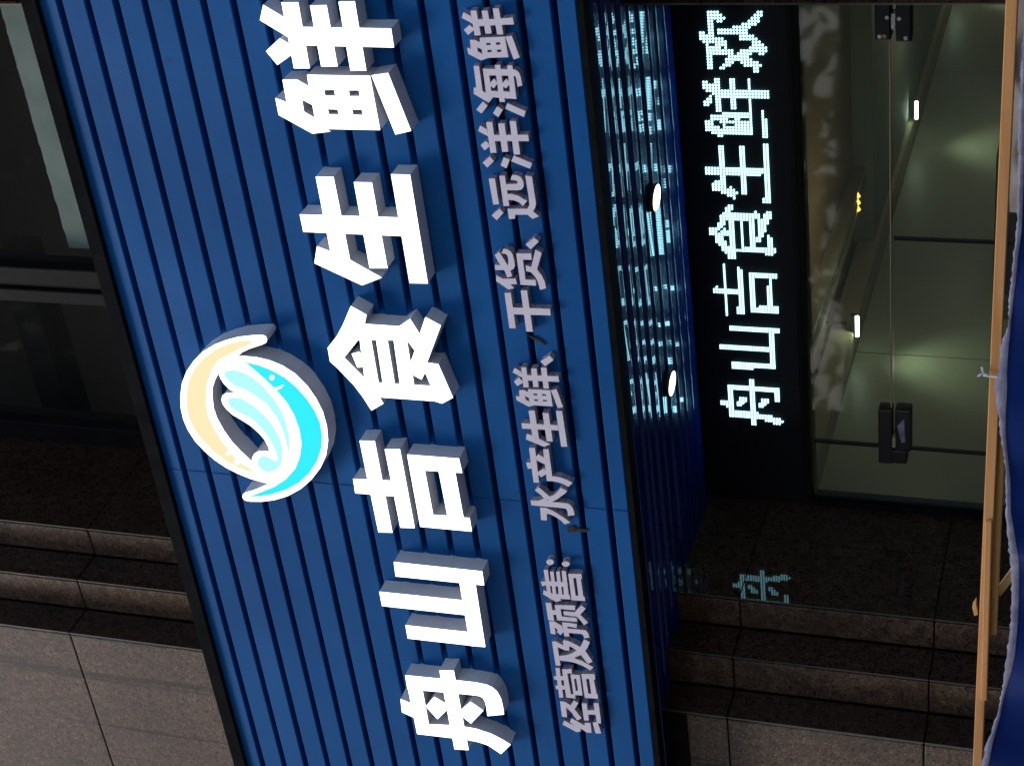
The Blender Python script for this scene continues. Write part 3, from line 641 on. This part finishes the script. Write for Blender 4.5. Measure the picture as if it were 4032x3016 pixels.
# ------------------------------------------------------------------ the small unlit line
S1 = (1800, 0, 4.137); S2 = (1850, 440, 3.761); S3 = (1900, 900, 3.761); S4 = (2000, 1360, 4.138); S5 = (2050, 1720, 4.137); S6 = (2100, 2160, 4.596); S7 = (2150, 2480, 3.94); Z1 = (1750, 0, 1.838)
def disc(cx, cy, rx, ry, n=24): return [(cx + rx * math.cos(2 * math.pi * k / n), cy + ry * math.sin(2 * math.pi * k / n)) for k in range(n)]
SMALL = [
 ('鲜 first from the top edge of the photo', S1, [[(103,203),(225,268),(262,395),(75,297)], [(108,492),(205,415),(262,462),(270,498),(178,577)],
   [(215,180),(315,178),(385,582),(285,585)], [(398,182),(497,180),(562,552),(462,557)], [(580,143),(680,143),(752,567),(650,570)],
   [(320,322),(600,318),(905,293),(928,406),(735,412),(330,435)],
   [(207,655),(285,655),(368,693),(368,622),(775,603),(832,940),(500,950),(388,992),(180,885),(160,785),(222,798)], [(782,605),(890,590),(1018,945),(918,978)]],
  [[(325,775),(402,815),(408,888),(335,845)], [(473,708),(540,705),(545,740),(478,745)], [(630,698),(697,695),(702,735),(635,740)], [(490,822),(558,818),(562,855),(497,860)], [(648,818),(715,815),(720,852),(655,858)]]),
 ('海 with three water dots', S1, [[(268,1080),(355,1078),(415,1500),(318,1470)], [(270,1435),(315,1430),(410,1490),(470,1520),(580,1602),(515,1680),(270,1535)],
   [(418,1125),(508,1130),(570,1600),(470,1530)], [(418,1125),(905,1135),(960,1145),(1010,1190),(1035,1260),(1062,1395),(985,1420),(965,1300),(950,1250),(920,1240),(515,1235),(430,1230)],
   [(545,1485),(870,1500),(940,1510),(965,1620),(562,1590)], [(612,1065),(700,1062),(778,1668),(692,1668)], [(812,1072),(898,1070),(965,1615),(872,1600)],
   [(598,1288),(640,1325),(650,1380),(597,1447),(545,1410),(535,1358)], [(800,1290),(838,1325),(850,1382),(797,1447),(745,1412),(738,1358)],
   [((278/1.838-50)*4.137,738/1.838*4.137),((313/1.838-50)*4.137,768/1.838*4.137),((268/1.838-50)*4.137,825/1.838*4.137),((230/1.838-50)*4.137,797/1.838*4.137)],
   [((382/1.838-50)*4.137,772/1.838*4.137),((422/1.838-50)*4.137,798/1.838*4.137),((390/1.838-50)*4.137,852/1.838*4.137),((352/1.838-50)*4.137,822/1.838*4.137)],
   [((455/1.838-50)*4.137,748/1.838*4.137),((588/1.838-50)*4.137,808/1.838*4.137),((575/1.838-50)*4.137,850/1.838*4.137),((440/1.838-50)*4.137,790/1.838*4.137)]], []),
 ('洋 with one long tick dot, beside 远', S2, [[(152,208),(250,265),(272,370),(122,290)], [(158,500),(240,438),(275,470),(290,520),(218,575)], [(240,158),(330,155),(395,612),(305,615)],
   [(418,180),(512,178),(570,597),(478,600)], [(588,143),(680,143),(745,635),(652,640)], [(290,350),(862,345),(875,440),(300,440)],
   [(188,758),(298,668),(358,735),(258,832)], [(500,680),(590,712),(542,843),(455,798)], [(650,652),(922,768),(890,848),(612,738)]], []),
 ('远 with a long sweeping base stroke', S2, [[(280,990),(372,990),(430,1372),(345,1375)], [(438,952),(520,950),(582,1397),(497,1400)],
   [(530,1078),(700,1070),(712,1045),(690,1025),(603,1010),(628,940),(700,945),(760,975),(790,1030),(800,1090),(790,1130),(760,1160),(700,1168),(555,1165),(500,1165),(500,1078)],
   [(480,1225),(620,1218),(720,1250),(790,1295),(850,1325),(785,1400),(720,1340),(650,1315),(575,1308),(500,1305)],
   [(822,948),(922,968),(970,1300),(978,1370),(965,1430),(935,1480),(1022,1555),(925,1592),(850,1528),(665,1528),(665,1587),(578,1590),(555,1440),(850,1440),(880,1390),(875,1320),(868,1250)],
   [(320,1535),(438,1437),(497,1500),(393,1608)]], []),
 ('comma stroke beside 货', S3, [[(637,238),(765,138),(835,195),(712,312)]], []),
 ('货 in front of the comma', S3, [[(205,690),(300,745),(487,742),(507,825),(410,830),(465,885),(380,905),(197,775)], [(180,393),(250,345),(355,520),(372,548),(370,600),(300,610),(262,540)],
   [(182,538),(340,545),(400,620),(187,612)], [(312,300),(360,305),(420,340),(450,390),(470,480),(478,550),(460,600),(410,625),(330,625),(320,560),(372,545),(380,520),(382,450),(370,400),(340,375),(283,368)],
   [(322,618),(410,618),(438,705),(368,728)], [(500,370),(725,372),(728,468),(598,462),(635,760),(785,765),(790,850),(560,835)],
   [(785,315),(878,365),(810,600),(815,625),(740,640),(722,572)], [(640,545),(722,572),(815,622),(870,690),(915,780),(940,885),(850,915),(820,800),(780,720),(715,650),(645,635)]], []),
 ('干 of two bars and a long stem', S3, [[(325,955),(418,952),(492,1478),(398,1475)], [(565,920),(658,918),(745,1528),(648,1525)], [(430,1170),(1000,1190),(1008,1288),(440,1270)]], []),
 ('comma stroke touching 鲜', S4, [[(527,262),(680,165),(745,238),(605,340)]], []),
 ('鲜 between the comma and 生', S4, [[(108,368),(210,425),(240,530),(75,440)], [(97,592),(180,525),(232,580),(246,610),(152,662)], [(212,358),(295,360),(340,685),(252,683)],
   [(373,378),(465,380),(500,680),(413,680)], [(533,365),(625,365),(668,703),(580,700)], [(290,485),(820,503),(835,595),(300,572)],
   [(182,730),(258,727),(327,760),(330,712),(690,730),(730,993),(430,975),(338,998),(140,892),(130,822),(190,838)], [(700,730),(792,713),(900,1005),(812,1018)]],
  [[(278,825),(340,855),(352,920),(290,882)], [(413,785),(478,787),(482,815),(417,812)], [(555,790),(620,795),(624,822),(560,820)], [(427,877),(490,880),(494,908),(432,905)], [(570,885),(634,888),(637,914),(575,912)]]),
 ('生 beside 产', S4, [[(335,1062),(435,1062),(505,1520),(395,1465)], [(563,1100),(660,1102),(730,1565),(632,1562)], [(780,1065),(883,1070),(968,1648),(868,1650)], [(220,1265),(810,1300),(825,1385),(230,1355)],
   [(308,1438),(395,1468),(505,1520),(692,1610),(585,1652),(290,1530)]], []),
 ('产 with a small triangle opening', S5, [[(88,420),(165,415),(200,510),(118,522)], [(133,180),(230,178),(303,750),(213,745)], [(285,280),(375,335),(410,445),(385,445),(245,372),(245,325)],
   [(278,570),(385,512),(425,600),(337,662),(284,610)], [(362,200),(453,200),(520,680),(427,720)], [(427,720),(430,645),(510,640),(580,645),(640,655),(760,700),(850,745),(780,810),(680,760),(600,735),(520,722)]], []),
 ('水 with spreading strokes', S5, [[(230,870),(293,818),(470,970),(540,1010),(390,1020),(345,960)], [(470,970),(515,955),(560,930),(610,885),(655,828),(758,880),(720,920),(680,950),(600,1010),(510,1060),(440,1040)],
   [(162,1035),(290,1040),(380,1005),(510,1062),(640,1068),(750,1080),(785,1090),(820,1115),(850,1160),(868,1215),(882,1272),(772,1285),(764,1220),(752,1185),(735,1165),(640,1155),(175,1115)],
   [(318,1150),(410,1155),(520,1200),(650,1280),(740,1340),(812,1395),(720,1423),(660,1365),(600,1320),(500,1268),(425,1248),(430,1362),(335,1355)]], []),
 ('upper colon dot', S6, [disc(303, 243, 68, 52)], []),
 ('lower colon dot', S6, [disc(587, 275, 72, 46)], []),
 ('售 with comb strokes over a box', S6, [[(135,592),(215,590),(245,655),(160,675)], [(185,740),(240,770),(320,800),(330,860),(480,905),(505,935),(405,960),(175,820)], [(187,380),(262,380),(320,812),(250,800)],
   [(302,412),(368,412),(415,824),(350,812)], [(412,412),(478,412),(522,830),(458,820)], [(513,402),(590,405),(640,836),(555,840)], [(270,585),(610,610),(620,690),(280,670)],
   [(245,800),(655,838),(672,918),(480,905),(330,870)], [(633,455),(870,458),(882,545),(860,545),(905,865),(925,868),(938,948),(690,930)]], [[(722,530),(775,530),(815,850),(765,850)]]),
 ('预 of two crowded halves', S6, [[(220,975),(320,978),(378,1305),(270,1288)], [(320,1108),(405,1112),(420,1195),(335,1190)], [(385,1015),(755,1025),(755,1110),(490,1088),(515,1225),(785,1250),(790,1320),(430,1292)],
   [(545,1130),(750,1145),(790,1200),(740,1225),(620,1205),(548,1195)], [(870,1022),(948,1082),(848,1190),(920,1262),(992,1335),(918,1382),(860,1305),(800,1240),(740,1200),(750,1145)],
   [(285,1310),(380,1315),(520,1395),(550,1500),(492,1560),(425,1505),(445,1470),(385,1420),(405,1548),(315,1535)], [(520,1330),(600,1335),(652,1588),(560,1580)], [(580,1335),(785,1360),(785,1430),(600,1400)],
   [(600,1440),(880,1465),(950,1475),(990,1520),(1018,1605),(920,1618),(900,1555),(870,1540),(620,1518)]], []),
 ('及 with two crossing diagonals', S7, [[(92,175),(165,175),(225,550),(150,548)], [(150,175),(268,238),(262,155),(340,165),(450,215),(540,270),(580,330),(500,330),(440,290),(360,245),(360,320),(290,312),(180,262)],
   [(590,140),(680,185),(650,260),(600,330),(540,385),(430,432),(225,468),(200,400),(330,385),(420,350),(500,300),(550,230)], [(520,330),(612,325),(722,490),(650,522),(590,450),(540,385)],
   [(205,400),(430,432),(560,480),(738,578),(685,625),(580,560),(470,515),(370,490),(215,470)]], []),
 ('营 with stacked boxes', S7, [[(148,585),(212,585),(265,1045),(203,1045)], [(122,712),(265,712),(278,775),(130,765)], [(143,858),(280,858),(295,920),(155,915)],
   [(250,605),(400,605),(405,670),(330,672),(385,995),(445,995),(455,1060),(310,1045)], [(380,685),(525,695),(565,1015),(425,1005)], [(548,680),(755,682),(765,765),(742,768),(785,995),(800,998),(805,1065),(600,1052)]],
  [[(435,755),(470,755),(495,942),(460,942)], [(622,758),(670,758),(700,985),(655,985)]]),
 ('经 last of its line', S7, [[(215,1105),(290,1108),(380,1165),(435,1090),(502,1130),(440,1225),(500,1300),(552,1365),(485,1400),(400,1280),(310,1195),(325,1350),(248,1342)],
   [(552,1135),(630,1135),(665,1400),(588,1398)], [(620,1240),(760,1240),(770,1310),(630,1305)], [(735,1130),(815,1130),(855,1445),(790,1440)],
   [(280,1400),(450,1490),(370,1425),(395,1365),(600,1478),(598,1435),(690,1440),(708,1590),(640,1590),(530,1520),(540,1570),(475,1580),(258,1465)], [(722,1430),(800,1425),(858,1600),(770,1600)]], []),
]
for k, (lab, fr, polys, holes) in enumerate(SMALL):
    word = 'dot' in lab.split()[-1] or 'comma' in lab
    t = thing('raised_character', ('small pale lilac ' + lab + (', in the unlit line of the sign' if not 'unlit' in lab else '')) if word else 'small pale lilac character ' + lab + ', in the unlit line', 'sign character', 'small raised characters under the shop name')
    letter(t, fr, polys, holes, YB - .018, YB + .0, M_pink, M_pinkside, 'front_face', 'cut_edge')
    t.rotation_euler = (0, R(random.uniform(-.5, .5)), R(random.uniform(-.35, .35)))

# torn scraps where characters fell off
for fr, poly, lab in ((S3, [(655,1560),(700,1592),(770,1612),(840,1645),(900,1695),(930,1730),(885,1712),(815,1672),(740,1640),(690,1600)], 'crooked dark torn scrap on the cladding between 干 and a comma'),
                      (S5, [(755,1480),(860,1450),(890,1490),(1090,1505),(1095,1530),(1080,1550),(900,1545),(790,1560),(765,1520)], 'straight dark torn scrap on the cladding between 水 and the colon dots')):
    t = thing('torn_scrap', lab, 'scrap')
    letter(t, fr, [poly], [], YB - .004, YB - .0005, M_torn, M_torn, 'flake', 'edge')

# ------------------------------------------------------------------ LED sign
YD = 3.855
led = thing('led_sign', 'long black LED text sign with glowing pale cyan dot characters', 'led sign')
LZ0, LZ1 = .1872 * YD + CAMZ, 1.07 + CAMZ
bx('cabinet', M_cab, led, XL + .002, XR - .002, YD + .004, YD + .085, LZ0, LZ1, .002)
bx('screen', M_screen, led, XL + .03, XR - .015, YD + .0008, YD + .003, LZ0 + .012, LZ1 - .012)
bx('bottom_rail', M_bronze, led, XL + .0125, XR - .0045, YD - .004, YD + .0035, LZ0, LZ0 + .010)
L1 = (2720, 0, 5.172); L2 = (2740, 290, 5.909); L3 = (2740, 550, 6.128); L4 = (2760, 790, 6.366); L5 = (2780, 1020, 6.897); L6 = (2800, 1250, 6.9125); L7 = (2800, 1470, 6.9125)
LED = [
 ('欢', L1, [[(340,205),(470,205),(500,880),(370,890)], [(465,205),(535,225),(740,385),(660,450),(480,430)], [(165,660),(300,660),(380,740),(380,900),(320,920),(170,820)],
   [(500,790),(690,790),(760,920),(700,1000),(620,930),(600,970),(500,970)], [(325,960),(450,960),(470,1440),(330,1440)],
   [(440,960),(620,960),(740,1020),(880,1020),(890,1100),(980,1090),(1030,1030),(1110,1030),(1220,920),(1310,1000),(1270,1120),(1200,1100),(1130,1130),(1260,1220),(1300,1265),(1370,1260),(1450,1340),(1340,1530),(1250,1470),(1240,1360),(1060,1340),(990,1230),(890,1260),(780,1380),(700,1380),(600,1450),(570,1390),(740,1190),(760,1120),(640,1100),(600,1150),(520,1150),(450,1080)],
   [(560,570),(850,570),(880,520),(1040,520),(1060,460),(1150,450),(1370,230),(1460,240),(1480,320),(1330,500),(1220,540),(1110,640),(1230,700),(1300,760),(1400,810),(1590,1040),(1490,1130),(1350,1080),(1230,900),(1210,850),(980,820),(970,720),(560,730)]], []),
 ('鲜', L2, [[(150,160),(230,160),(270,240),(370,230),(450,300),(450,470),(380,480),(340,440),(230,440),(140,330)], [(160,640),(340,490),(390,520),(390,650),(270,760),(180,740)], [(430,90),(570,100),(605,870),(450,860)], [(775,110),(925,105),(950,820),(810,820)],
   [(1190,110),(1270,110),(1300,890),(1210,890)], [(560,360),(1700,385),(1710,600),(560,560)],
   [(340,930),(550,930),(640,1000),(620,1190),(560,1180),(530,1100),(410,1060),(420,1230),(570,1230),(650,1320),(640,1480),(580,1520),(350,1360),(200,1290),(190,1110),(340,1110)],
   [(610,870),(1300,890),(1325,1450),(640,1430)], [(1500,830),(1570,830),(1600,1075),(1660,1080),(1680,1520),(1520,1540)]],
  [[(700,1005),(895,1010),(900,1065),(700,1060)], [(1035,1015),(1230,1020),(1235,1075),(1035,1070)], [(700,1180),(900,1190),(900,1240),(705,1235)], [(1040,1200),(1235,1205),(1240,1260),(1045,1250)]]),
 ('生', L3, [[(530,130),(670,140),(735,1280),(590,1270)], [(1030,160),(1165,160),(1220,1310),(1070,1300)], [(1600,110),(1735,110),(1790,1510),(1640,1515)], [(210,630),(560,640),(1610,680),(1610,880),(210,840)],
   [(360,1010),(610,1010),(610,1210),(360,1220)], [(720,1150),(860,1150),(1020,1290),(960,1420),(870,1400),(720,1340)]], []),
 ('食', L4, [[(190,650),(390,650),(420,560),(470,540),(480,430),(540,300),(610,190),(670,110),(800,110),(810,240),(740,300),(640,500),(610,620),(480,700),(420,830),(370,930),(330,930),(330,850),(190,860)],
   [(370,870),(430,800),(570,930),(640,1100),(800,1250),(870,1320),(880,1420),(750,1500),(560,1240),(490,1120),(410,1050),(340,930)], [(490,740),(570,690),(690,740),(690,870),(480,850)], [(690,300),(810,310),(860,1250),(720,1250)],
   [(750,310),(870,310),(1300,320),(1350,260),(1450,340),(1470,580),(1400,580),(1380,460),(1200,500),(820,500)], [(960,320),(1025,320),(1070,1200),(990,1200)], [(1180,380),(1310,330),(1350,1240),(1210,1240)],
   [(790,1190),(1860,1210),(1860,1300),(790,1275)], [(1070,1150),(1500,1150),(1500,1240),(1070,1240)],
   [(1340,900),(1400,890),(1420,710),(1460,540),(1530,420),(1600,280),(1700,210),(1760,260),(1750,460),(1690,590),(1620,780),(1560,900),(1480,1030),(1350,1010)], [(1620,850),(1690,850),(1790,930),(1790,1360),(1640,1360)]], []),
 ('吉', L5, [[(440,140),(520,140),(610,1510),(500,1510)], [(815,220),(900,220),(990,290),(1050,1470),(870,1470)], [(160,760),(870,790),(880,940),(170,920)], [(260,700),(330,700),(330,780),(260,780)],
   [(1190,360),(1910,390),(1910,550),(1200,510)], [(1190,360),(1290,360),(1340,1410),(1240,1410)], [(1240,1280),(1950,1300),(1950,1450),(1240,1420)], [(1670,400),(1750,400),(1800,1420),(1700,1420)]], []),
 ('山', L6, [[(465,215),(1850,290),(1850,430),(470,370)], [(210,700),(1600,775),(1600,910),(215,840)], [(530,1210),(1740,1280),(1740,1420),(540,1360)], [(1540,290),(1680,300),(1750,1420),(1590,1410)]], []),
 ('舟', L7, [[(430,295),(1850,375),(1850,500),(440,440)], [(1750,400),(1850,400),(1870,770),(1750,770)], [(1680,480),(1760,480),(1770,590),(1690,580)], [(430,295),(590,300),(650,1150),(490,1150)],
   [(490,1020),(1290,1060),(1300,1150),(1200,1190),(490,1150)], [(1250,1120),(1650,1140),(1820,1220),(1980,1290),(1960,1360),(1880,1420),(1790,1400),(1650,1340),(1440,1260),(1250,1200)], [(1010,140),(1160,140),(1240,1430),(1080,1420)],
   [(250,770),(370,690),(430,740),(500,790),(500,900),(420,900),(400,830),(250,830)], [(830,610),(910,620),(990,730),(850,870),(690,860),(690,800),(760,700)], [(1400,650),(1560,660),(1580,780),(1420,900),(1260,900),(1260,850),(1380,780)]], []),
]
PX = .00735
gx0 = at(2960, 1460, YD)[0]; gz0 = at(2876, 1450, YD)[1]
def dots(cells, r, y0, y1, name, mt, parent, n=8):
    m = MB()
    for (i, j) in cells:
        x = gx0 + i * PX; z = gz0 + j * PX
        b = len(m.v)
        m.v += [(x + r * math.cos(2 * math.pi * k / n), y0, z + r * math.sin(2 * math.pi * k / n)) for k in range(n)]
        m.f.append(tuple(range(b, b + n)))
        if n == 8:
            m.v += [(x + r * math.cos(2 * math.pi * k / n), y1, z + r * math.sin(2 * math.pi * k / n)) for k in range(n)]
            m.f += [(b + k, b + n + k, b + n + (k + 1) % n, b + (k + 1) % n) for k in range(n)]
    return m.build(name, mt, parent)
allon = set()
for ch, fr, polys, holes in LED:
    P_ = [conv(fr, p, YD) for p in polys]; H = [conv(fr, p, YD) for p in holes]
    xs = [q[0] for p in P_ for q in p]; zs = [q[1] for p in P_ for q in p]
    cells = []
    for i in range(int((min(xs) - gx0) / PX) - 1, int((max(xs) - gx0) / PX) + 2):
        for j in range(int((min(zs) - gz0) / PX) - 1, int((max(zs) - gz0) / PX) + 2):
            c = (gx0 + i * PX, gz0 + j * PX)
            m_ = .0
            if all(any(inside((c[0] + u, c[1] + v), p) for p in P_) for u, v in ((0, 0), (m_, 0), (-m_, 0), (0, m_), (0, -m_))) and not any(inside(c, h) for h in H): cells.append((i, j))
    allon |= set(cells)
    o = dots(cells, .00255, YD - .0030, YD, 'glowing_character', M_led, led)
    o['label'] = 'glowing dot-matrix character ' + ch
off = []
for i in range(int((XL + .035 - gx0) / PX), int((XR - .02 - gx0) / PX)):
    for j in range(int((LZ0 + .02 - gz0) / PX) + 1, int((LZ1 - .02 - gz0) / PX)):
        if (i, j) not in allon: off.append((i, j))
tag(dots(off, .0022, YD - .001, YD, 'unlit_diodes', M_ledoff, led, 4), kind='stuff')

# ------------------------------------------------------------------ timber frame, tarpaulin and cloth in the foreground
YT = 2.62
def beam(name, a, b_, wpx, y0, y1, mt, parent, bev=.0015):
    (xa, za), (xb, zb) = at(*a, y0), at(*b_, y0)
    h = wpx / F * y0 * 1.19
    m = MB(); dx = Vector((xb - xa, zb - za)).normalized(); nx = Vector((-dx.y, dx.x)) * h
    # nx points up when the beam runs left to right
    q = [(xa, za), (xb, zb), (xb + nx.x, zb + nx.y), (xa + nx.x, za + nx.y)]
    m.v = [(x, y0, z) for x, z in q] + [(x, y1, z) for x, z in q]
    m.f = [(0, 1, 2, 3), (7, 6, 5, 4), (0, 4, 5, 1), (1, 5, 6, 2), (2, 6, 7, 3), (3, 7, 4, 0)]
    return m.build(name, mt, parent, bev)
fr_ = thing('timber_frame', 'thin pine battens nailed in a frame above the blue tarpaulin', 'timber frame')
beam('batten', (3856, 3240), (4016, -160), 40, YT, YT + .022, M_wood, fr_)
beam('batten', (3924, 2502), (3962, 1640), 38, YT + .0235, YT + .042, M_wood2, fr_)
beam('batten', (3886, 2760), (3906, 2054), 26, YT - .008, YT - .0005, M_wood, fr_)
nb = [at(x, y, YT + .044) for x, y in ((3828, 2392), (3842, 2372), (3850, 2420), (3836, 2424))]
m = MB(); m.poly([(x, YT + .044, z) for x, z in nb]); m.poly([(x, YT + .06, z) for x, z in nb][::-1])
for i in range(4): j = (i + 1) % 4; m.poly([(nb[i][0], YT + .044, nb[i][1]), (nb[j][0], YT + .044, nb[j][1]), (nb[j][0], YT + .06, nb[j][1]), (nb[i][0], YT + .06, nb[i][1])])
m.build('batten_end', M_wood2, fr_)
sa = at(3925, 2352, YT + .043); sb = at(4020, 2275, YT + .043)
MB().tube([(sa[0], YT + .055, sa[1]), (sb[0], YT + .10, sb[1])], .010, 4).build('strut', M_wood2, fr_)
for x in (-2.6, -.8):
    bx('post', M_wood, fr_, x, x + .025, YT + .023, YT + .048, 0, 1.60, .0015)

edge = [(4060, -150), (4040, 0), (4027, 151), (4012, 500), (4003, 906), (3991, 1000), (3982, 1100), (3973, 1181), (3967, 1300), (3950, 1340), (3939, 1360), (3934, 1420), (3933, 1470), (3920, 1495), (3918, 1510), (3926, 1560), (3933, 1610), (3942, 1725), (3952, 1820), (3960, 1906), (3962, 2000), (3970, 2100), (3976, 2184), (3982, 2368), (3978, 2450), (3967, 2552), (3958, 2630), (3948, 2706), (3935, 2770), (3921, 2829), (3903, 2880), (3884, 2921), (3870, 2970), (3859, 3016), (3830, 3150)]
inner = [(4095, -150), (4070, 0), (4050, 151), (4030, 500), (4018, 906), (4005, 1000), (3996, 1100), (3985, 1181), (3972, 1300), (3969, 1340), (3966, 1360), (3962, 1420), (3960, 1470), (3962, 1495), (3962, 1510), (3961, 1560), (3958, 1610), (3956, 1725), (3962, 1820), (3972, 1906), (3976, 2000), (3995, 2100), (4008, 2184), (4006, 2368), (4003, 2450), (3995, 2552), (3980, 2630), (3960, 2706), (3944, 2770), (3932, 2829), (3915, 2880), (3903, 2921), (3895, 2970), (3884, 3016), (3852, 3150)]
tp = thing('blue_tarpaulin', 'deep blue tarpaulin with a frayed pale hem tied below the timber battens', 'tarpaulin')
YP = 2.56
def resample(pts, n):
    out = []; L = [0]
    for a, b_ in zip(pts, pts[1:]): L.append(L[-1] + math.dist(a, b_))
    for k in range(n):
        t = L[-1] * k / (n - 1); i = max(j for j in range(len(L)) if L[j] <= t + 1e-9); i = min(i, len(pts) - 2)
        u = (t - L[i]) / (L[i + 1] - L[i] + 1e-9); out.append((pts[i][0] + (pts[i + 1][0] - pts[i][0]) * u, pts[i][1] + (pts[i + 1][1] - pts[i][1]) * u))
    return out
NE = 240
E1 = resample(edge, NE); I1 = resample(inner, NE)
rr = random.Random(9)
def fold(x, s, kx=-2.09):
    d = abs(x + 2.03)
    pinch = .035 * math.exp(-d * 9) * min(1, s * 3 + .1) * math.sin(60 * x)
    return YP + .024 * math.sin(9 * x + 1.3 * s) * s + .012 * math.sin(23 * x + 3 * s) + .006 * math.sin(47 * x - 5 * s) * s + pinch * .6
hv = MB(); cols = []
for (ex, ey), (ix, iy) in zip(E1, I1):
    j = rr.uniform(-4, 4)
    xa, za = at(ex + j, ey, YP); xb, zb = at(ix, iy, YP)
    cols.append((xb, zb)); hv.v += [(xa, fold(xa, 0) - .002, za), ((xa + xb) / 2, fold(xa, 0) - .006, (za + zb) / 2), (xb, fold(xb, 0) - .0015, zb - .002)]
for i in range(NE - 1):
    for k in range(2):
        a = i * 3 + k; hv.f.append((a, a + 3, a + 4, a + 1))
hm = hv.build('hem', M_hem, tp, smooth=True)
tv = MB(); rows = [0, .02, .05, .09, .14, .2, .3, .45, .7, 1.0]
for i, (x, z) in enumerate(cols):
    for s in rows:
        zz = z * (1 - s) + .02 * s
        tv.v.append((x + .03 * s * math.sin(5 * x), fold(x, min(1, s * 5)) , zz))
k = len(rows)
for i in range(NE - 1):
    for j in range(k - 1):
        a = i * k + j; tv.f.append((a, a + k, a + k + 1, a + 1))
sheet = tv.build('sheet', M_tarp, tp, smooth=True)

wc = thing('stained_cloth', 'brown stained white cloth hanging between the batten and the tarpaulin', 'cloth')
cl = [(3985, -150), (3984, 150), (3978, 420), (3972, 600), (3970, 700), (3973, 848)]
m = MB(); n = 40
cp = resample(cl, n)
for i, (x, y) in enumerate(cp):
    X, Z = at(x, y, YT + .03)
    for s in range(9):
        u = s / 8
        m.v.append((X, YT + .035 + .006 * math.sin(40 * X) * (1 - u * .3) + .004 * math.sin(9 * u + X * 13), Z - .42 * u))
for i in range(n - 1):
    for s in range(8):
        a = i * 9 + s; m.f.append((a, a + 9, a + 10, a + 1))
m.build('sheet', M_cloth, wc, smooth=True)
ty = thing('string_tie', 'white string tied round the batten at the gathered tarpaulin corner', 'string')
def p3(x, y, Y): X, Z = at(x, y, Y); return (X, Y, Z)
MB().tube([p3(3866, 1444, YT - .002), p3(3871, 1462, YT - .006), p3(3874, 1478, YT - .006), p3(3900, 1481, YT - .008), p3(3925, 1484, YT - .012), p3(3945, 1500, YT - .03)], .0022, 6).build('string', M_string, ty)
MB().tube([p3(3850, 1482, YT - .008), p3(3862, 1474, YT - .008), p3(3874, 1472, YT - .006), p3(3888, 1478, YT - .008)], .0020, 6).build('string', M_string, ty)
